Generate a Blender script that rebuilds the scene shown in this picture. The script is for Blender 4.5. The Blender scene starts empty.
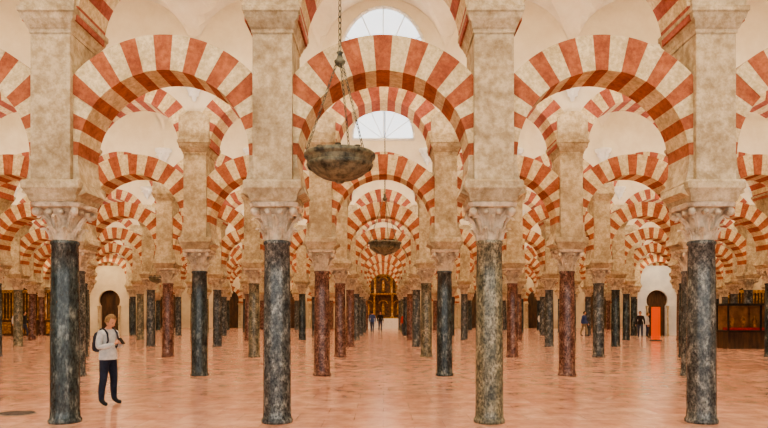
import bpy, bmesh, math, random
from mathutils import Vector, Matrix, noise
random.seed(7)
D=bpy.data; SC=bpy.context.scene
W=3.2; S=6.9; D1=9.43; NR=8; NB=8   # bay width, aisle depth, first arcade distance, rows, bays each side
# ---------------------------------------------------------------- helpers
class MB:
    def __init__(s): s.v=[]; s.f=[]; s.m=[]; s.sm=[]
    def add(s,vs,fs,mat=0,smooth=False):
        o=len(s.v); s.v+= [tuple(v) for v in vs]
        for f in fs: s.f.append([i+o for i in f]); s.m.append(mat); s.sm.append(smooth)
    def mesh(s,name,mats):
        me=D.meshes.new(name); me.from_pydata(s.v,[],s.f)
        for m in mats: me.materials.append(m)
        me.polygons.foreach_set('material_index',s.m); me.polygons.foreach_set('use_smooth',s.sm)
        me.update(); return me
def ob(name,me,loc=(0,0,0),rot=(0,0,0),parent=None,scale=(1,1,1)):
    o=D.objects.new(name,me); SC.collection.objects.link(o); o.location=loc; o.rotation_euler=rot; o.scale=scale
    if parent: o.parent=parent
    return o
def box(mb,x0,x1,y0,y1,z0,z1,mat=0):
    vs=[(x,y,z) for z in (z0,z1) for x,y in ((x0,y0),(x1,y0),(x1,y1),(x0,y1))]
    mb.add(vs,[(3,2,1,0),(4,5,6,7),(0,1,5,4),(1,2,6,5),(2,3,7,6),(3,0,4,7)],mat)
def loft(mb,secs,mat=0,cx=0,cy=0,ch=0):
    vs=[];n=8 if ch else 4
    for z,hx,hy in secs:
        if ch: pts=[(-hx+ch,-hy),(hx-ch,-hy),(hx,-hy+ch),(hx,hy-ch),(hx-ch,hy),(-hx+ch,hy),(-hx,hy-ch),(-hx,-hy+ch)]
        else: pts=[(-hx,-hy),(hx,-hy),(hx,hy),(-hx,hy)]
        vs+=[(cx+x,cy+y,z) for x,y in pts]
    fs=[]
    for k in range(len(secs)-1):
        for i in range(n):
            a=k*n+i;b=k*n+(i+1)%n; fs.append((a,b,b+n,a+n))
    fs.append(tuple(range(n))[::-1]); t=(len(secs)-1)*n; fs.append(tuple(range(t,t+n)))
    mb.add(vs,fs,mat)
def lathe(mb,prof,seg=24,mat=0,c=(0,0,0),smooth=True,a0=0,a1=2*math.pi):
    full=abs(a1-a0-2*math.pi)<1e-6; n=seg if full else seg+1; vs=[]
    for r,z in prof:
        for i in range(n):
            a=a0+(a1-a0)*i/seg; vs.append((c[0]+r*math.cos(a),c[1]+r*math.sin(a),c[2]+z))
    fs=[]
    for k in range(len(prof)-1):
        for i in range(seg):
            j=(i+1)%n; fs.append((k*n+i,k*n+j,(k+1)*n+j,(k+1)*n+i))
    mb.add(vs,fs,mat,smooth)
def tube(mb,p0,p1,r0,r1=None,seg=8,mat=0):
    r1=r0 if r1 is None else r1
    p0=Vector(p0);p1=Vector(p1);d=(p1-p0).normalized();u=d.orthogonal().normalized();w=d.cross(u);vs=[]
    for p,r in((p0,r0),(p1,r1)):
        for i in range(seg):
            a=2*math.pi*i/seg; vs.append(p+u*(r*math.cos(a))+w*(r*math.sin(a)))
    fs=[(i,(i+1)%seg,seg+(i+1)%seg,seg+i) for i in range(seg)]+[tuple(range(seg))[::-1],tuple(range(seg,2*seg))]
    mb.add(vs,fs,mat,True)
def link(mb,c,d,side,L,R,r,mat=0):
    c=Vector(c); n=d.cross(side); N=10; M=5; vs=[]
    for i in range(N):
        a=2*math.pi*i/N; ctr=c+d*(L*math.cos(a))+side*(R*math.sin(a)); out=(d*(math.cos(a)*R)+side*(math.sin(a)*L)).normalized()
        for j in range(M):
            b=2*math.pi*j/M; vs.append(ctr+out*(r*math.cos(b))+n*(r*math.sin(b)))
    fs=[(i*M+j,i*M+(j+1)%M,((i+1)%N)*M+(j+1)%M,((i+1)%N)*M+j) for i in range(N) for j in range(M)]
    mb.add(vs,fs,mat,True)
def chain(mb,p0,p1,L=.035,R=.018,r=.006,mat=0):
    p0=Vector(p0);p1=Vector(p1);d=(p1-p0);n=max(1,int(d.length/(L*1.6)));d.normalize();u=d.orthogonal().normalized();w=d.cross(u)
    for i in range(n):
        c=p0.lerp(p1,(i+.5)/n); link(mb,c,d,u if i%2 else w,L,R,r,mat)
# ---------------------------------------------------------------- materials
def L(c):
    return tuple(((x/255)/12.92 if x/255<=.04045 else ((x/255+.055)/1.055)**2.4) for x in c)+(1,)
def mat(name,c1,c2=None,scale=4,rough=.8,bump=.15,detail=6,c3=None,stretch=(1,1,1),metal=0,rand=True,bscale=None,lo=.35,hi=.65,vein=None):
    m=D.materials.new(name); m.use_nodes=True; N=m.node_tree.nodes; K=m.node_tree.links
    b=N['Principled BSDF']; b.inputs['Roughness'].default_value=rough; b.inputs['Metallic'].default_value=metal
    if c2 is None: b.inputs['Base Color'].default_value=L(c1); return m
    tc=N.new('ShaderNodeTexCoord'); mp=N.new('ShaderNodeMapping'); mp.inputs['Scale'].default_value=stretch
    K.new(tc.outputs['Object'],mp.inputs['Vector']); vec=mp.outputs['Vector']
    if rand:
        oi=N.new('ShaderNodeObjectInfo'); va=N.new('ShaderNodeVectorMath'); va.operation='MULTIPLY_ADD'
        cb=N.new('ShaderNodeCombineXYZ'); 
        for i in range(3): K.new(oi.outputs['Random'],cb.inputs[i])
        va.inputs[1].default_value=(37,53,71); K.new(cb.outputs[0],va.inputs[0]); K.new(vec,va.inputs[2]); vec=va.outputs[0]
    n=N.new('ShaderNodeTexNoise'); n.inputs['Scale'].default_value=scale; n.inputs['Detail'].default_value=detail; n.inputs['Roughness'].default_value=.65
    K.new(vec,n.inputs['Vector'])
    r=N.new('ShaderNodeValToRGB'); r.color_ramp.elements[0].position=lo; r.color_ramp.elements[1].position=hi
    r.color_ramp.elements[0].color=L(c1); r.color_ramp.elements[1].color=L(c2)
    if c3: e=r.color_ramp.elements.new((lo+hi)/2); e.color=L(c3)
    K.new(n.outputs['Fac'],r.inputs[0]); col=r.outputs[0]
    if vein:
        n3=N.new('ShaderNodeTexNoise'); n3.inputs['Scale'].default_value=vein[0]; n3.inputs['Detail'].default_value=8; n3.inputs['Roughness'].default_value=.75; K.new(vec,n3.inputs['Vector'])
        r3=N.new('ShaderNodeValToRGB'); r3.color_ramp.elements[0].position=.4; r3.color_ramp.elements[1].position=.6
        r3.color_ramp.elements[0].color=L(vein[1]); r3.color_ramp.elements[1].color=L(vein[2]); K.new(n3.outputs['Fac'],r3.inputs[0])
        mx=N.new('ShaderNodeMix'); mx.data_type='RGBA'; mx.blend_type='MULTIPLY'; mx.inputs[0].default_value=1; K.new(col,mx.inputs[6]); K.new(r3.outputs[0],mx.inputs[7]); col=mx.outputs[2]
    K.new(col,b.inputs['Base Color'])
    if bump:
        n2=N.new('ShaderNodeTexNoise'); n2.inputs['Scale'].default_value=bscale or scale*4; n2.inputs['Detail'].default_value=5; K.new(vec,n2.inputs['Vector'])
        bp=N.new('ShaderNodeBump'); bp.inputs['Strength'].default_value=bump; bp.inputs['Distance'].default_value=.03; K.new(n2.outputs['Fac'],bp.inputs['Height']); K.new(bp.outputs[0],b.inputs['Normal'])
    return m
def emis(name,c,s):
    m=D.materials.new(name); m.use_nodes=True; b=m.node_tree.nodes['Principled BSDF']
    b.inputs['Base Color'].default_value=L(c); b.inputs['Emission Color'].default_value=L(c); b.inputs['Emission Strength'].default_value=s; return m
vW=(14,(216,208,198),(255,255,255))
M_red=mat('brick_red_voussoir',(158,84,56),(190,116,80),3,.85,.3,vein=vW)
M_red2=mat('painted_red_voussoir',(160,84,66),(188,110,90),3,.85,.2,vein=vW)
M_cream=mat('cream_limestone_voussoir',(210,188,144),(238,222,184),3,.85,.3,vein=vW)
M_pier=mat('weathered_limestone',(160,140,110),(222,206,174),1.5,.85,.4,c3=(200,182,150),detail=10,bscale=14,lo=.28,hi=.7,vein=(7,(208,198,184),(255,255,255)))
M_cap=mat('carved_capital_stone',(164,144,120),(226,210,186),6,.7,.25,c3=(206,188,162))
M_plaster=mat('vault_plaster',(224,210,184),(240,230,208),1.2,.9,.05,rand=False)
M_white=mat('white_stucco',(228,224,214),(246,242,234),6,.8,.2)
M_mol=mat('bronze_metal',(54,52,42),(134,128,104),9,.5,.15,metal=.3)
M_iron=mat('dark_iron',(36,34,32),(66,62,56),9,.5,.1,metal=.7)
sv=(34,(124,124,124),(255,255,255))
shafts=[mat('grey_speckled_marble',(58,62,62),(182,180,168),9,.2,.03,detail=13,c3=(104,106,102),stretch=(1,1,.6),vein=sv,lo=.32,hi=.7),
        mat('green_grey_marble',(84,86,72),(206,192,160),8,.22,.03,detail=13,c3=(142,136,112),stretch=(1,1,.6),vein=sv,lo=.32,hi=.7),
        mat('red_brown_marble',(90,58,50),(194,156,136),8,.2,.03,detail=13,c3=(138,98,82),stretch=(1,1,.6),vein=sv,lo=.32,hi=.7),
        mat('dark_blue_marble',(42,52,52),(156,160,152),8,.18,.03,detail=13,c3=(76,86,84),stretch=(1,1,.4),vein=sv,lo=.32,hi=.72)]
def floor_mat():
    m=D.materials.new('pink_marble_paving'); m.use_nodes=True; N=m.node_tree.nodes; K=m.node_tree.links; b=N['Principled BSDF']
    tc=N.new('ShaderNodeTexCoord')
    br=N.new('ShaderNodeTexBrick'); br.inputs['Scale'].default_value=1; br.inputs['Brick Width'].default_value=.9; br.inputs['Row Height'].default_value=.6
    br.inputs['Mortar Size'].default_value=.005; br.inputs['Mortar Smooth'].default_value=.3; br.offset=.5
    br.inputs['Color1'].default_value=L((204,150,124)); br.inputs['Color2'].default_value=L((214,166,142)); br.inputs['Mortar'].default_value=L((172,126,104))
    K.new(tc.outputs['Object'],br.inputs['Vector'])
    n=N.new('ShaderNodeTexNoise'); n.inputs['Scale'].default_value=2.4; n.inputs['Detail'].default_value=10; n.inputs['Roughness'].default_value=.72; K.new(tc.outputs['Object'],n.inputs['Vector'])
    r=N.new('ShaderNodeValToRGB'); r.color_ramp.elements[0].position=.36; r.color_ramp.elements[1].position=.62
    r.color_ramp.elements[0].color=L((212,202,198)); r.color_ramp.elements[1].color=(1,1,1,1); K.new(n.outputs['Fac'],r.inputs[0])
    mx=N.new('ShaderNodeMix'); mx.data_type='RGBA'; mx.blend_type='MULTIPLY'; mx.inputs[0].default_value=.9
    K.new(br.outputs['Color'],mx.inputs[6]); K.new(r.outputs[0],mx.inputs[7]); K.new(mx.outputs[2],b.inputs['Base Color'])
    mr=N.new('ShaderNodeMapRange'); mr.inputs[1].default_value=.3; mr.inputs[2].default_value=.7; mr.inputs[3].default_value=.12; mr.inputs[4].default_value=.26; K.new(n.outputs['Fac'],mr.inputs[0]); K.new(mr.outputs[0],b.inputs['Roughness'])
    b.inputs['Specular IOR Level'].default_value=.65
    return m
M_floor=floor_mat()
# ---------------------------------------------------------------- column + pier
def leaf(mb,a,r0,z0,h,w,out,mat):
    ca,sa=math.cos(a),math.sin(a); T=[0,.16,.3,.44,.58,.7,.8,.88,.94,1.0]; vs=[]
    for i,t in enumerate(T):
        r=r0+.012+out*t**2.5; z=z0+h*(t if t<.9 else .9-(t-.9)*1.8); ww=w*(.75+.5*t-1.0*t**4)*(1.0 if i%2 else .8)
        for s,dr in((-1,-.02),(-.5,.006),(-.14,.0),(0,.026),(.14,.0),(.5,.006),(1,-.02)):
            x=r+dr; y=s*ww; vs.append((x*ca-y*sa,x*sa+y*ca,z))
    fs=[(i*7+j,i*7+j+1,(i+1)*7+j+1,(i+1)*7+j) for i in range(len(T)-1) for j in range(6)]
    mb.add(vs,fs,mat,False)
def column_mesh(k):
    mb=MB()
    lathe(mb,[(0,0),(.235,0),(.237,.04),(.225,.06),(.212,.08),(.208,.2),(.205,1.2),(.195,2.2),(.186,2.66),(.2,2.67),(.206,2.695),(.2,2.72),(.18,2.73)],28,0)
    lathe(mb,[(.18,2.72),(.185,2.85),(.195,2.98),(.22,3.08),(.27,3.17),(.29,3.2)],24,1)
    for i in range(8): leaf(mb,math.pi/8+i*math.pi/4,.18,2.74,.20,.062,.12,1)
    for i in range(8): leaf(mb,i*math.pi/4,.19,2.84,.28,.058,.17,1)
    for i in range(4):
        a=math.pi/4+i*math.pi/2; u=Vector((math.cos(a),math.sin(a),0)); t=Vector((-u.y,u.x,0))
        leaf(mb,a,.21,2.96,.25,.05,.19,1)
        c=u*.385+Vector((0,0,3.135)); tube(mb,c-t*.035,c+t*.035,.066,seg=14,mat=1); tube(mb,c-t*.05,c+t*.05,.03,seg=10,mat=1)
        a2=i*math.pi/2; u=Vector((math.cos(a2),math.sin(a2),0)); c=u*.325+Vector((0,0,3.225)); tube(mb,c-u*.03,c+u*.05,.05,.032,seg=10,mat=1)
        for q in(-1,1):
            tt=Vector((-u.y,u.x,0)); c=u*.3+tt*(q*.09)+Vector((0,0,3.13)); tube(mb,c-u*.05,c+u*.02,.04,seg=10,mat=1)
    loft(mb,[(3.19,.31,.31),(3.2,.345,.345),(3.25,.36,.36),(3.27,.345,.345)],1,ch=.06)
    loft(mb,[(3.27,.33,.36),(3.3,.345,.38),(3.36,.355,.40),(3.42,.39,.43),(3.45,.415,.45),(3.54,.42,.45),(3.57,.40,.44)],2)
    loft(mb,[(3.56,.285,.42),(5.7,.285,.42)],2)
    loft(mb,[(5.68,.3,.435),(5.73,.305,.44),(5.75,.32,.46),(5.82,.34,.5),(5.86,.375,.52),(5.93,.39,.54),(5.95,.41,.56),(6.02,.41,.56),(6.03,.39,.5)],2)
    loft(mb,[(6.02,.385,.5),(6.6,.385,.5),(6.75,.15,.5)],2)
    for s in(-1,1):
        lathe(mb,[(.01,0),(.05,.03),(.06,.1),(.11,.16),(.12,.24),(.2,.32),(.22,.42),(.3,.5),(.31,.58),(0,.58)],14,3,(0,s*.46,7.0),True,0 if s>0 else math.pi,math.pi if s>0 else 2*math.pi)
        for i in range(5):
            a=math.pi*(i+.5)/5*s
            leafmb=MB(); leaf(leafmb,a,.1,7.12,.3,.07,.16,3); mb.add([(v[0],v[1]+s*.46,v[2]) for v in leafmb.v],leafmb.f,3,True)
    return mb.mesh('arcade_column_%d'%k,[shafts[k],M_cap,M_pier,M_white])
colm=[column_mesh(k) for k in range(4)]
# ---------------------------------------------------------------- arches
def ring(mb,cz,ri,ro,lim,hy,a0,a1,nst,plain=0,seg=3,startred=True):
    step=(a1-a0)/nst; bd=[a0+step*i+(random.uniform(-.09,.09)*step if 0<i<nst else 0) for i in range(nst+1)]
    ext=[]
    for k in range(nst):
        mt=1 if ((k%2==0)==startred) else 0
        mid=(bd[k]+bd[k+1])/2
        if mid<plain or mid>180-plain: mt=2
        pr=random.uniform(-.006,.006)
        vs=[]
        for j in range(seg+1):
            a=math.radians(bd[k]+(bd[k+1]-bd[k])*j/seg); c,s=math.cos(a),math.sin(a)
            R=min(ro,lim/max(abs(c),1e-4)); r=ri+pr
            if R<r+.02: R=r+.02
            for rr in(r,R):
                for y in(-hy-pr,hy+pr): vs.append((rr*c,y,cz+rr*s))
            if j<seg or k==nst-1: ext.append((R*c,cz+R*s))
        fs=[]
        for j in range(seg):
            o=j*4;p=o+4
            fs+=[(o,p,p+1,o+1)[::-1],(o+2,p+2,p+3,o+3),(o,o+2,p+2,p),(o+1,p+1,p+3,o+3)]
        fs+=[(0,1,3,2),(seg*4,seg*4+2,seg*4+3,seg*4+1)]
        mb.add(vs,fs,mt)
    return ext
def low_arch(i):
    mb=MB(); ring(mb,3.93,1.25,1.77,1.33,.33,-25,205,27,plain=2,startred=False)
    return mb.mesh('horseshoe_arch_%d'%i,[M_cream,M_red,M_pier])
def up_arch(i):
    mb=MB(); ext=ring(mb,5.85,1.2,1.66,1.6,.44,0,180,19)
    top=9.9; hy=.44; vs=[]
    for x,z in ext: vs+=[(x,-hy,z),(x,-hy,top),(x,hy,z),(x,hy,top)]
    fs=[]
    for j in range(len(ext)-1):
        o=j*4;p=o+4; fs+=[(o,o+1,p+1,p),(o+2,p+2,p+3,o+3)]
    mb.add(vs,fs,2)
    return mb.mesh('round_arch_%d'%i,[M_cream,M_red2,M_plaster])
lows=[low_arch(i) for i in range(4)]; ups=[up_arch(i) for i in range(4)]
front={-2:3,-1:0,0:1,1:0}; second={-4:0,-3:0,-2:3,-1:2,0:3,1:2,2:0,3:1}; third={-4:3,-3:2,-2:1,-1:2,0:1,1:2,2:0,3:3}
for r in range(NR):
    y=D1+S*r
    nb=NB
    for k in range(-nb-1,nb+1):
        x=(k+.5)*W
        t=(front,second,third)[r].get(k,random.choice([0,1,3])) if r<3 else random.choice([0,1,3,3,0,2])
        ob('marble_column_with_pier',colm[t],(x,y,0),(0,0,0 if random.random()<.5 else math.pi))
    for k in range(-nb,nb+1):
        ob('horseshoe_arch',lows[(k*3+r)%4],(k*W,y,0)); ob('round_upper_arch',ups[(k+r*3)%4],(k*W,y,0))
# ---------------------------------------------------------------- vaults with added light wells
HX=(NB+.5)*W
M_pane=emis('added_light_pane',(255,247,232),26)  # glowing panes added in every bay to light the aisles from above
M_lun=emis('clerestory_glass',(222,236,250),1.4)
def vault_mesh():
    mb=MB(); nx=20; ny=28; hy=3.02; xs=[]
    for k in range(-NB,NB+1):
        for i in range(nx): xs.append((k*W-W/2+W*i/nx))
    xs.append(HX)
    ys=[-hy*math.cos(math.pi*j/ny) for j in range(ny+1)]
    def zz(x,y):
        u=(x+HX)%W-W/2
        z1=8.1+2.3*math.sqrt(max(0,1-(y/hy)**2)); z2=8.1+1.55*math.sqrt(max(0,1-(u/1.56)**2)); return max(z1,z2)
    vs=[(x,y,zz(x,y)) for x in xs for y in ys]; n=ny+1; fs=[]
    for i in range(len(xs)-1):
        for j in range(ny):
            xm=(xs[i]+xs[i+1])/2; ym=(ys[j]+ys[j+1])/2; u=(xm+HX)%W-W/2
            if abs(u)<.64 and abs(ym)<.9: continue
            fs.append((i*n+j,i*n+j+1,(i+1)*n+j+1,(i+1)*n+j))
    mb.add(vs,fs,0,False)
    for k in range(-NB,NB+1):
        x=k*W; a=.64;b=.9
        for q in ([(-a,-b),(a,-b)],[(a,-b),(a,b)],[(a,b),(-a,b)],[(-a,b),(-a,-b)]):
            mb.add([(x+q[0][0],q[0][1],10.1),(x+q[1][0],q[1][1],10.1),(x+q[1][0],q[1][1],11.3),(x+q[0][0],q[0][1],11.3)],[(0,1,2,3)],0)
        mb.add([(x-a,-b,11.3),(x+a,-b,11.3),(x+a,b,11.3),(x-a,b,11.3)],[(0,1,2,3)],1)
    return mb.mesh('ceiling_vault',[M_plaster,M_pane])
vm=vault_mesh()
for r in range(0,NR+1): ob('ceiling' if r==0 else 'ceiling.%03d'%r,vm,(0,D1+S*(r-.5),0))
def lunette():
    mb=MB(); n=18; R=1.12; z0=7.95; vs=[(0,-.452,z0)]
    H=1.45
    for i in range(n+1):
        a=math.pi*i/n; vs.append((R*math.cos(a),-.452,z0+H*math.sin(a)))
    mb.add(vs,[(0,i+2,i+1) for i in range(n)][::-1],1)
    pr=None
    for i in range(n+1):
        a=math.pi*i/n; p=(R*math.cos(a),-.46,z0+H*math.sin(a))
        if pr: tube(mb,pr,p,.045,seg=6,mat=0)
        pr=p
    tube(mb,(-R,-.46,z0),(R,-.46,z0),.045,seg=6,mat=0)
    for i in(1,2,3,4,5):
        a=math.pi*i/6; tube(mb,(0,-.46,z0),(R*math.cos(a),-.46,z0+H*math.sin(a)),.014,seg=5,mat=0)
    return mb.mesh('lunette_window',[M_white,M_lun])
lm=lunette()
for r in range(NR): ob('window_%d'%(r+1),lm,(0,D1+S*r,0))
# ---------------------------------------------------------------- room shell
YB=D1+S*NR+.2
mb=MB(); box(mb,-HX-1,HX+1,-9,YB+1,-.2,0); ob('floor',mb.mesh('floor',[M_floor]))
M_wall=mat('limewashed_wall',(206,188,156),(228,214,186),.8,.9,.1,rand=False)
M_grey=mat('grey_white_plaster',(200,204,206),(226,226,222),1,.9,.1)
M_dark=mat('dark_wood',(44,30,20),(98,68,42),6,.6,.2,stretch=(1,1,.2))  # dark brown timber, the wood's own colour
M_gold=mat('gilded_wood',(96,62,28),(222,176,92),7,.45,.4,metal=.2,c3=(160,114,54))
mb=MB(); box(mb,-HX-1,HX+1,YB,YB+.5,0,11); ob('wall_back',mb.mesh('wall_back',[M_wall]))
mb=MB(); box(mb,-HX-.6,-HX,-9,YB,0,11); ob('wall_left',mb.mesh('wall_left',[M_wall]))
mb=MB(); box(mb,HX,HX+.6,-9,YB,0,11); ob('wall_right',mb.mesh('wall_right',[M_wall]))
def door_mesh():
    mb=MB(); n=16
    pts=[(-.95,0),(.95,0)]+[(1.05*math.cos(math.radians(-20+220*i/n)),2.9+1.05*math.sin(math.radians(-20+220*i/n))) for i in range(n+1)]
    mb.add([(x,-.06,z) for x,z in pts],[tuple(range(len(pts)))],0)
    for i in range(n):
        a0=math.radians(-20+220*i/n);a1=math.radians(-20+220*(i+1)/n)
        vs=[]
        for a in(a0,a1):
            for rr in(1.05,1.5):
                for y in(-.01,-.16): vs.append((rr*math.cos(a),y,2.9+rr*math.sin(a)))
        mb.add(vs,[(1,3,7,5),(0,1,5,4),(2,6,7,3),(0,2,3,1),(4,5,7,6)],1+i%2)
    for s in(-1,1):
        lathe(mb,[(.2,0),(.2,.1),(.14,.16),(.13,2.1),(.2,2.4),(.24,2.5),(.24,2.56),(0,2.56)],14,3,(s*1.2,-.26,0))
        for zz in(.1,1.25): box(mb,s*.47-.36,s*.47+.36,-.1,-.05,zz+.1,zz+1.0,0)
    box(mb,-.03,.03,-.12,-.05,0,3.9,0)
    return mb.mesh('arched_door',[M_dark,M_red,M_cream,M_pier])
dm=door_mesh(); nd=1
for y in [D1+S*(r+.5) for r in range(1,NR)]:
    ob('door_%d'%nd,dm,(-HX,y,0),(0,0,math.pi/2)); nd+=1
    ob('door_%d'%nd,dm,(HX,y,0),(0,0,-math.pi/2)); nd+=1
for x in [k*W for k in(-7,-5,-3,-2,2,3,5,7)]:
    ob('door_%d'%nd,dm,(x,YB,0)); nd+=1
def chapel_screen(k,m):
    """solid plaster wall filling one bay, pierced by a keyhole doorway backed with dark timber"""
    mb=MB(); n=14; x=k*W; y=D1+5*S
    op=[(-.62,0),(-.62,2.1)]+[(-.75*math.cos(math.radians(a)),2.45-(-.75*math.sin(math.radians(a)))) for a in [-25+230*i/n for i in range(n+1)]]+[(.62,2.1),(.62,0)]
    out=[(-1.38,0),(-1.38,2.2)]+[(-1.38+2.76*i/n,4.9 if 0<i<n else 3.5) for i in range(n+1)]+[(1.38,2.2),(1.38,0)]
    m_=len(op); vs=[(a,-.12,b) for a,b in op]+[(a,-.12,b) for a,b in out]+[(a,.1,b) for a,b in op]
    fs=[(i,i+1,m_+i+1,m_+i) for i in range(m_-1)]+[(i,2*m_+i,2*m_+i+1,i+1) for i in range(m_-1)]
    mb.add(vs,fs,0); mb.add([(-.8,.1,0),(.8,.1,0),(.8,.1,3.4),(-.8,.1,3.4)],[(0,1,2,3)],1)
    for s in(-1,1): lathe(mb,[(.1,0),(.1,.08),(.07,.12),(.06,1.8),(.11,2.05),(.12,2.1),(0,2.1)],10,2,(s*.72,-.18,0))
    return ob('chapel_screen_wall',mb.mesh('chapel_screen_wall',[m,M_dark,M_pier]),(x,y,0))
chapel_screen(-6,M_wall); chapel_screen(6,M_grey)
def timber_screen(k):
    mb=MB(); box(mb,-1.35,1.35,-.06,.06,0,1.1,0); box(mb,-1.35,1.35,-.1,.1,1.1,1.2,1); box(mb,-1.35,1.35,-.1,.1,3.0,3.2,1)
    for i in range(-6,7): lathe(mb,[(.035,0),(.05,.3),(.025,.5),(.05,.9),(.025,1.2),(.05,1.5),(.035,1.8)],8,1,(i*.22,0,1.2))
    for i in(-1,0,1): box(mb,i*.88-.36,i*.88+.36,-.1,-.06,.15,.95,1)
    box(mb,-1.3,1.3,.12,.16,0,3.1,0)
    return ob('timber_choir_screen',mb.mesh('timber_choir_screen',[M_dark,M_gold]),(k*W,D1+5*S,0))
for k in(-8,-7,8): timber_screen(k)
# ---------------------------------------------------------------- gilded altarpiece
M_paint=mat('altar_painting',(34,24,20),(120,80,52),4,.5,.1)
mb=MB()
box(mb,-2.3,2.3,-.9,0,0,1.1,0); box(mb,-1.6,1.6,-1.5,-.9,0,1.0,2)
for z0,z1,hw in((1.1,3.4,2.2),(3.5,5.3,2.0)):
    box(mb,-hw,hw,-.5,0,z0,z1,1)
    for x in(-hw,-hw*.42,hw*.42,hw):
        lathe(mb,[(.16,0),(.16,.12),(.1,.16),(.12,(z1-z0)*.4),(.09,z1-z0-.3),(.16,z1-z0-.1),(.16,z1-z0),(0,z1-z0)],12,0,(x,-.65,z0))
    loft(mb,[(z1,hw+.2,.75),(z1+.06,hw+.25,.8),(z1+.12,hw+.35,.9),(z1+.18,hw+.35,.9)],0,0,-.1)
    for x in(-hw*.7,0,hw*.7):
        ww=.3*hw*.5; lathe(mb,[(0,.0),(.2,.02),(.12,.3),(.16,.7),(.1,.9),(.12,1.0),(.09,1.15),(0,1.2)],10,0,(x,-.62,z0+.25))
        for i in range(8):
            a0=math.pi*i/8;a1=math.pi*(i+1)/8
            tube(mb,(x+.45*math.cos(a0),-.55,z0+1.4+.35*math.sin(a0)),(x+.45*math.cos(a1),-.55,z0+1.4+.35*math.sin(a1)),.05,seg=6,mat=0)
for i in range(12):
    a0=math.pi*i/12;a1=math.pi*(i+1)/12
    tube(mb,(1.5*math.cos(a0),-.4,5.5+1.1*math.sin(a0)),(1.5*math.cos(a1),-.4,5.5+1.1*math.sin(a1)),.13,seg=8,mat=0)
mb.add([(1.45*math.cos(math.pi*i/12),-.35,5.5+1.05*math.sin(math.pi*i/12)) for i in range(13)],[tuple(range(13))],1)
lathe(mb,[(0,.0),(.12,.05),(.2,.2),(.1,.35),(.03,.5),(0,.55)],10,0,(0,-.4,6.6))
ob('gilded_altarpiece',mb.mesh('gilded_altarpiece',[M_gold,M_paint,M_white]),(0,YB-.02,0))
# ---------------------------------------------------------------- hanging lamps
def lamp(x,y,zr,R,ztop,name='hanging_bowl_lamp'):
    mb=MB(); h=.37*R/.48
    arc=[(R*.95*math.sin(math.radians(t)),-.07-(h-.07)*math.cos(math.radians(t))) for t in(12,22,34,46,58,70,80,88)]
    prof=[(0,-h-.03),(.04,-h-.03),(.06,-h-.015),(.07,-h)]+arc+[(R*.97,-.06),(R*1.02,-.05),(R*1.03,-.02),(R*1.02,.0),(R*.98,.015),(R*.93,0),(R*.86,-h*.3),(R*.6,-h*.6),(0,-h*.85)]
    lathe(mb,prof,40,0,(0,0,zr))
    lathe(mb,[(R*.9,-h*.55),(R*.93,-h*.5),(R*.965,-h*.4),(R*.93,-h*.35)],40,0,(0,0,zr))
    hub=zr+1.28*R/.48
    for i in range(3):
        a=math.radians(75+120*i); chain(mb,(R*.97*math.cos(a),R*.97*math.sin(a),zr+.01),(.04*math.cos(a),.04*math.sin(a),hub),.035,.016,.0055)
    lathe(mb,[(0,-.08),(.03,-.06),(.07,-.02),(.08,.01),(.05,.04),(.03,.1),(.05,.13),(0,.16)],14,0,(0,0,hub))
    chain(mb,(0,0,hub+.14),(0,0,ztop),.05,.022,.0075)
    for i in range(8):
        a=math.pi*2*i/8; lathe(mb,[(.0,-.1),(.03,-.09),(.04,.05),(.045,.06)],10,0,(R*.75*math.cos(a),R*.75*math.sin(a),zr))
    return ob(name,mb.mesh(name,[M_mol]),(x,y,0))
lamp(-.6,8.65,3.84,.48,10.0)
lamp(.05,D1+S*1.5-.6,3.8,.5,10.9)
lamp(-9.65,D1+S*2.5,3.15,.34,10.9)
lamp(12.5,D1+S*2.5,3.75,.34,10.9)
# ---------------------------------------------------------------- right hand exhibits
M_orange=emis('orange_banner',(236,92,30),.3)
M_redf=mat('red_fabric',(150,30,24),(190,50,36),8,.8,.1)
mb=MB(); box(mb,-.32,.32,-.02,.02,.08,1.95,0); box(mb,-.35,.35,-.18,.18,0,.05,1); box(mb,-.03,.03,.02,.05,0,1.9,1)
ob('exhibition_banner',mb.mesh('exhibition_banner',[M_orange,M_iron]),(15.7,36.0,0),scale=(.8,1,1))
M_lining=mat('case_lining',(150,110,72),(196,152,104),4,.8,.1)  # tan back panel of the display case
mb=MB(); box(mb,-1.5,1.5,-.5,.5,0,.75,0); box(mb,-1.55,1.55,-.55,.55,.75,.82,1)
for sx in(-1,0,1):
    for sy in(-1,1): box(mb,sx*1.47-.03,sx*1.47+.03,sy*.47-.03,sy*.47+.03,.82,1.95,1)
box(mb,-1.44,1.44,.44,.47,.82,1.95,4)
box(mb,-1.52,1.52,-.52,.52,1.95,2.05,1); box(mb,-1.3,1.3,-.3,.3,.83,.95,2)
for i in range(5): lathe(mb,[(.0,0),(.1,.01),(.06,.1),(.12,.3),(.05,.45),(.07,.5),(0,.5)],12,3,(-1.05+i*.52,0,.95))
ob('museum_display_case',mb.mesh('museum_display_case',[M_dark,M_iron,M_redf,M_gold,M_lining]),(17.0,28.6,0))
M_grate=mat('stone_grate',(84,70,60),(116,98,84),9,.6,.1)
mb=MB(); lathe(mb,[(0,.012),(.3,.012),(.32,.006),(.33,0)],28,0)
for i in range(-5,6):
    w=math.sqrt(max(0,.3**2-(i*.05)**2)); box(mb,-w,w,i*.05-.008,i*.05+.008,.012,.02,0)
ob('floor_grate',mb.mesh('floor_grate',[M_grate]),(-5.98,10.2,0),scale=(.9,.7,1))
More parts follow.
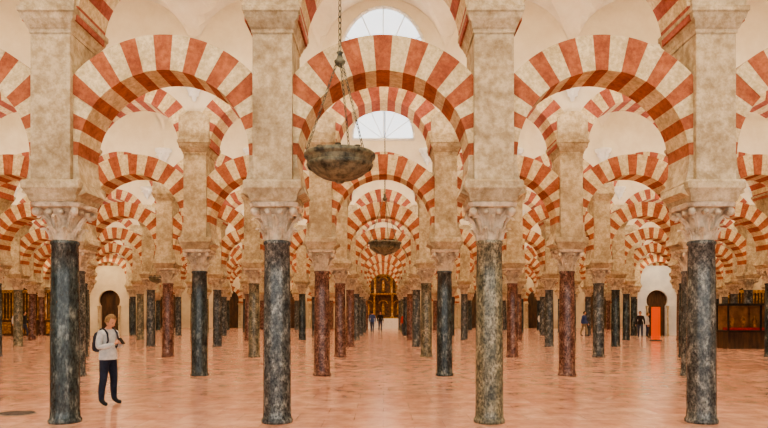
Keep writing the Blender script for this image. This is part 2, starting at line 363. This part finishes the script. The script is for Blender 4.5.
# ---------------------------------------------------------------- people
M_skin=mat('skin',(214,158,126)); M_hairb=mat('blond_hair',(110,78,44),(172,134,84),30,.6,.3); M_hairD=mat('dark_hair',(40,28,20))
M_shoe=mat('shoe',(34,32,34)); M_phone=mat('phone',(18,18,20),rough=.2); M_lip=mat('lips',(170,90,84)); M_eye=mat('eye_dark',(30,24,22))
def skin_obj(nodes,edges,root,mats,regions,name,parent,sub=2):
    me=D.meshes.new(name); idx={k:i for i,k in enumerate(nodes)}
    me.from_pydata([nodes[k][0] for k in nodes],[(idx[a],idx[b]) for a,b in edges],[])
    o=D.objects.new(name,me); SC.collection.objects.link(o)
    md=o.modifiers.new('s','SKIN'); md.use_smooth_shade=True
    if not me.skin_vertices: 
        bm=bmesh.new(); bm.from_mesh(me); bm.verts.layers.skin.verify(); bm.to_mesh(me); bm.free()
    for k in nodes:
        sv=me.skin_vertices[0].data[idx[k]]; r=nodes[k][1]; sv.radius=r if isinstance(r,tuple) else (r,r); sv.use_root=(k==root)
    o.modifiers.new('b','SUBSURF').levels=sub
    dg=bpy.context.evaluated_depsgraph_get(); dg.update(); m2=D.meshes.new_from_object(o.evaluated_get(dg)); m2.name=name
    D.objects.remove(o)
    m2.materials.clear()
    for m in mats: m2.materials.append(m)
    segs=[(Vector(nodes[a][0]),Vector(nodes[b][0]),regions.get((a,b),0)) for a,b in edges]
    for p in m2.polygons:
        best=9;bi=0
        for a,b2,ri in segs:
            d=b2-a; t=max(0,min(1,(p.center-a).dot(d)/d.length_squared)); q=(p.center-(a+d*t)).length
            if q<best: best=q;bi=ri
        p.material_index=bi; p.use_smooth=True
    return ob(name,m2,parent=parent)
def head(parent,pos,tilt,hair,long=False,turn=0):
    mb=MB(); nu,nv=28,20; vs=[]
    for j in range(nv+1):
        ph=math.pi*j/nv
        for i in range(nu):
            th=2*math.pi*i/nu; x=math.sin(ph)*math.sin(th); y=-math.sin(ph)*math.cos(th); z=math.cos(ph)
            X=.072*x; Y=.092*y; Z=.112*z
            if z<0: X*=1-.32*z*z; Y=Y*(1-.12*z*z)-.012*(-z)
            if y<-.5:
                f=math.exp(-(x/.16)**2)
                Y-= .024*f*math.exp(-((z+.16)/.16)**2)
                Y-= .010*f*math.exp(-((z+.12)/.3)**2)
                Y+= .008*math.exp(-((abs(x)-.36)/.16)**2)*math.exp(-((z-.03)/.14)**2)
                Y-= .006*math.exp(-(x/.3)**2)*math.exp(-((z+.5)/.1)**2)
                Y-= .008*math.exp(-(x/.3)**2)*math.exp(-((z+.85)/.14)**2)
            vs.append((X,Y,Z))
    fs=[(j*nu+i,j*nu+(i+1)%nu,(j+1)*nu+(i+1)%nu,(j+1)*nu+i) for j in range(nv) for i in range(nu)]
    mb.add(vs,fs,0,True)
    def ball(c,r,m,sc=(1,1,1)):
        vv=[];
        for j in range(7):
            for i in range(10):
                p=math.pi*j/6;t=2*math.pi*i/10; vv.append((c[0]+r*sc[0]*math.sin(p)*math.cos(t),c[1]+r*sc[1]*math.sin(p)*math.sin(t),c[2]+r*sc[2]*math.cos(p)))
        mb.add(vv,[(j*10+i,j*10+(i+1)%10,(j+1)*10+(i+1)%10,(j+1)*10+i) for j in range(6) for i in range(10)],m,True)
    for s in(-1,1):
        ball((s*.027,-.078,.004),.011,3,(1.1,.6,.6)); ball((s*.027,-.084,.022),.016,1,(1,.3,.2)); ball((s*.074,.008,-.01),.028,0,(.35,.7,1))
    ball((0,-.093,-.056),.022,2,(1,.35,.25))
    vs=[];zb=-.85 if long else -.4
    keep=[]
    for j in range(nv+1):
        ph=math.pi*j/nv
        for i in range(nu):
            th=2*math.pi*i/nu; x=math.sin(ph)*math.sin(th); y=-math.sin(ph)*math.cos(th); z=math.cos(ph)
            k=1.17+.03*math.sin(th*7+ph*5); vs.append((.074*x*k,.092*y*k+.004,.112*z*1.13+.008)); keep.append((x,y,z))
    fs2=[]
    for f in fs:
        c=[sum(keep[q][e] for q in f)/4 for e in range(3)]
        if c[2]<zb: continue
        if c[1]<-.35 and c[2]<.55 : continue
        if c[1]<-.1 and c[2]<-.1 and not long: continue
        fs2.append(f)
    mb.add(vs,fs2,1,True)
    return ob('head',mb.mesh('head',[M_skin,hair,M_lip,M_eye]),pos,(tilt,0,turn),parent)
def hand(parent,wrist,dirn,palmn,curl,side,name):
    d=Vector(dirn).normalized(); n=Vector(palmn); n=(n-d*n.dot(d)).normalized(); s=d.cross(n)*side; w=Vector(wrist)
    nodes={'w':(w,.024),'p':(w+d*.045,(.03,.03)),'q':(w+d*.08,(.03,.028))}; edges=[('w','p'),('p','q')]
    nodes={k:(tuple(v[0]),v[1]) for k,v in nodes.items()}
    h=skin_obj(nodes,edges,'w',[M_skin],{},name,parent,2)
    for i,(off,ln) in enumerate(((-.027,.062),(-.009,.074),(.009,.07),(.027,.054))):
        p=w+d*.075+s*off; nd={'a':(tuple(p),.009)}; ed=[]; a=0; last='a'
        for j,fr in enumerate((.42,.32,.26)):
            a+=curl[j]; p=p+(d*math.cos(a)+n*math.sin(a))*ln*fr*1.1; kk='abcd'[j+1]; nd[kk]=(tuple(p),.0085-.0008*j); ed.append((last,kk)); last=kk
        skin_obj(nd,ed,'a',[M_skin],{},name+'_finger_%d'%(i+1),parent,1)
    p=w+d*.03-s*.025; q=p-s*.025+d*.03+n*.01; t=q+d*.028+n*.018-s*.002
    skin_obj({'a':(tuple(p),.012),'b':(tuple(q),.0105),'c':(tuple(t),.009)},[('a','b'),('b','c')],'a',[M_skin],{},name+'_thumb',parent,1)
def person(name,loc,face,h,top,legs,hair,pose='stand',long=False,detail=True):
    e=D.objects.new(name,None); SC.collection.objects.link(e); e.location=loc; e.rotation_euler=(0,0,math.radians(face)); k=h/1.66; e.scale=(k,k,k)
    st=.0 if pose!='walk' else .17
    n={'pel':((0,0,.90),(.135,.105)),'wai':((0,0,1.03),(.125,.1)),'che':((0,-.012,1.2),(.155,.115)),'sho':((0,.005,1.34),(.12,.085)),'nk':((0,-.003,1.41),.052),'nt':((0,-.03,1.47),.047)}
    ed=[('pel','wai'),('wai','che'),('che','sho'),('sho','nk'),('nk','nt')]
    reg={('pel','wai'):1,('nk','nt'):2}
    ph=pose=='phone'
    for s,S_ in((1,'L'),(-1,'R')):
        q=st*s; sp=.05 if ph else 0
        n.update({'hip'+S_:((s*.088,0,.83),(.098,.1)),'kn'+S_:((s*(.098+sp*.6),-q*.6-.015,.47),(.068,.07)),'ca'+S_:((s*(.1+sp*.8),-q*.9+.012,.32),(.064,.068)),'an'+S_:((s*(.102+sp),-q+.01,.1),(.05,.054)),
                  'ba'+S_:((s*(.108+sp),-q-.07,.048),(.042,.034)),'to'+S_:((s*(.12+sp),-q-.15,.036),(.036,.024))})
        ed+=[('pel','hip'+S_),('hip'+S_,'kn'+S_),('kn'+S_,'ca'+S_),('ca'+S_,'an'+S_),('an'+S_,'ba'+S_),('ba'+S_,'to'+S_)]
        reg.update({('hip'+S_,'kn'+S_):1,('kn'+S_,'ca'+S_):1,('ca'+S_,'an'+S_):1,('pel','hip'+S_):1,('an'+S_,'ba'+S_):3,('ba'+S_,'to'+S_):3})
        if pose=='phone': el=(s*.235,.0,1.07); fo=(s*.16,-.14,1.10); wr=(s*.075,-.235,1.14)
        else: el=(s*.235,.02,1.08); fo=(s*.245,-.01-.3*q,.95); wr=(s*.25,-.04-.5*q,.84)
        n.update({'sh'+S_:((s*.165,.0,1.335),(.068,.068)),'ua'+S_:((s*.2,.005,1.22),(.064,.068)),'el'+S_:(el,.056),'fo'+S_:(fo,.05),'wr'+S_:(wr,.03)})
        ed+=[('sho','sh'+S_),('sh'+S_,'ua'+S_),('ua'+S_,'el'+S_),('el'+S_,'fo'+S_),('fo'+S_,'wr'+S_)]
    skin_obj(n,ed,'pel',[top,legs,M_skin,M_shoe],reg,'body',e,2)
    hm=MB(); lathe(hm,[(.158,.84),(.165,.86),(.158,1.0),(.135,1.06)],24,0); hm.v=[(x*1.08,y*.86,z) for x,y,z in hm.v]; ob('jacket_hem',hm.mesh('jacket_hem',[top]),parent=e)
    tl=.5 if pose=='phone' else .05
    hd=head(e,(0,-.06 if pose=='phone' else -.035,1.55),tl,hair,long)
    if ph: hd.scale=(1.05,1.05,1.05)
    for s,S_ in((1,'L'),(-1,'R')):
        w=Vector(n['wr'+S_][0]); f=Vector(n['fo'+S_][0])
        if pose=='phone':
            hand(e,w-(w-f).normalized()*.01,(-s*.35,-.75,.35),(-s*1,.1,.25),(.35,.7,.6) if detail else (.3,.3,.3),s,'hand_'+S_)
        elif detail: hand(e,w-(w-f).normalized()*.01,w-f,(-s,-.1,0),(.25,.3,.25),s,'hand_'+S_)
        else: hand(e,w,w-f,(-s,-.1,0),(.25,.3,.25),s,'hand_'+S_)
    return e
M_jkt=mat('light_grey_jacket',(180,184,186),(222,222,218),8,.85,.2); M_navy=mat('navy_trousers',(22,28,46),(40,48,70),10,.85,.2)
M_bag=mat('dark_backpack',(34,38,48),(56,60,72),9,.8,.2)
w=person('woman_with_phone',(-4.93,11.2,0),68,1.6,M_jkt,M_navy,M_hairb,'phone')
mb=MB(); loft(mb,[(-.075,.038,.005),(-.07,.041,.006),(.07,.041,.006),(.075,.038,.005)],0,ch=.003); ob('phone',mb.mesh('phone',[M_phone]),(0,-.325,1.19),(-.75,0,0),w)
mb=MB(); loft(mb,[(.98,.11,.05),(1.0,.135,.07),(1.1,.145,.085),(1.25,.14,.08),(1.33,.12,.06),(1.36,.08,.035)],0,0,.175,ch=.03); loft(mb,[(1.0,.09,.03),(1.03,.1,.04),(1.15,.1,.04),(1.17,.08,.025)],0,0,.27,ch=.02)
for s in(-1,1):
    pts=[(s*.1,.13,1.33),(s*.11,.06,1.405),(s*.115,-.02,1.405),(s*.115,-.1,1.33),(s*.125,-.13,1.2),(s*.14,-.09,1.08),(s*.15,.03,1.03),(s*.12,.14,1.03)]
    for a,b2 in zip(pts,pts[1:]): tube(mb,a,b2,.018,seg=6)
ob('backpack',mb.mesh('backpack',[M_bag]),parent=w)
tops=[mat('red_shirt',(180,40,36)),mat('blue_shirt',(60,80,130)),mat('white_shirt',(220,216,210)),mat('black_coat',(34,32,36)),mat('green_coat',(70,84,60))]
jeans=mat('jeans',(52,62,88)); khaki=mat('khaki_trousers',(140,124,98))
def px(xp,d): return (xp-383)/625*d
for i,(xp,d,fa,t,l,hr,po,nm) in enumerate([(372,50,170,1,jeans,M_hairD,'walk','man_tourist'),(380,53,20,3,jeans,M_hairD,'stand','man_tourist'),(404,46,200,0,jeans,M_hairD,'stand','woman_tourist'),
        (584,43,40,1,khaki,M_hairD,'walk','man_tourist'),(640,40,-30,3,jeans,M_hairD,'stand','man_tourist'),(647,41,60,2,jeans,M_hairb,'stand','woman_tourist'),(24,42.5,90,3,jeans,M_hairD,'walk','man_tourist'),(16,41.5,60,2,khaki,M_hairD,'stand','man_tourist'),(540,52,120,2,jeans,M_hairb,'walk','woman_tourist')]):
    person(nm,(px(xp,d),d,0),fa,1.7 if 'man_' in nm and 'wo' not in nm else 1.62,tops[t],l,hr,po,False,False)
# ---------------------------------------------------------------- lights
def area(name,loc,rot,sx,sy,p,c=(1,.94,.84)):
    l=D.lights.new(name,'AREA'); l.shape='RECTANGLE'; l.size=sx; l.size_y=sy; l.energy=p; l.color=c; o=D.objects.new(name,l); SC.collection.objects.link(o); o.location=loc; o.rotation_euler=rot; return o
for r in range(NR+1):
    y=D1+S*(r-.5)
    for s in(-1,1): area('vault_fill_strip',(0,y+s*2.6,6.0),(math.pi-s*math.radians(-25),0,0),50,.25,350 if r<4 else 260)  # added floating strips that brighten the vaults and bounce light down
area('front_fill',(0,-7,5),(math.radians(90),0,0),36,9,1900,(1,.97,.9))  # added fill panel behind the camera for the first arcade's front faces
def spot(name,loc,tgt,e,c=(1,.8,.52),size=1.3):
    l=D.lights.new(name,'SPOT'); l.energy=e; l.spot_size=size; l.shadow_soft_size=.1; l.color=c; o=D.objects.new(name,l); SC.collection.objects.link(o); o.location=loc
    o.rotation_euler=(Vector(tgt)-Vector(loc)).to_track_quat('-Z','Y').to_euler()
for x in(-3,3): spot('altar_fill_spot',(x,YB-4.5,6.5),(0,YB,3.2),260)  # added pair of warm fill lights to brighten the altarpiece
ys=D1+5*S
for x in(-24,-19,19,25): spot('chapel_fill_spot',(x,ys-3.2,6.5),(x,ys,1.6),420)  # added warm fill lights aimed at the side screens
wd=D.worlds.new('w'); SC.world=wd; wd.use_nodes=True; wd.node_tree.nodes['Background'].inputs[0].default_value=(1,.97,.93,1); wd.node_tree.nodes['Background'].inputs[1].default_value=.5
SC.view_settings.look='AgX - Medium High Contrast'
# ---------------------------------------------------------------- camera
cd=D.cameras.new('cam'); cam=D.objects.new('camera',cd); SC.collection.objects.link(cam); cam.location=(0,0,1.66); cam.rotation_euler=(math.pi/2,0,0)
cd.sensor_width=36; cd.lens=625/768*36; cd.shift_y=98/768; cd.shift_x=.001; cd.clip_end=300
SC.camera=cam
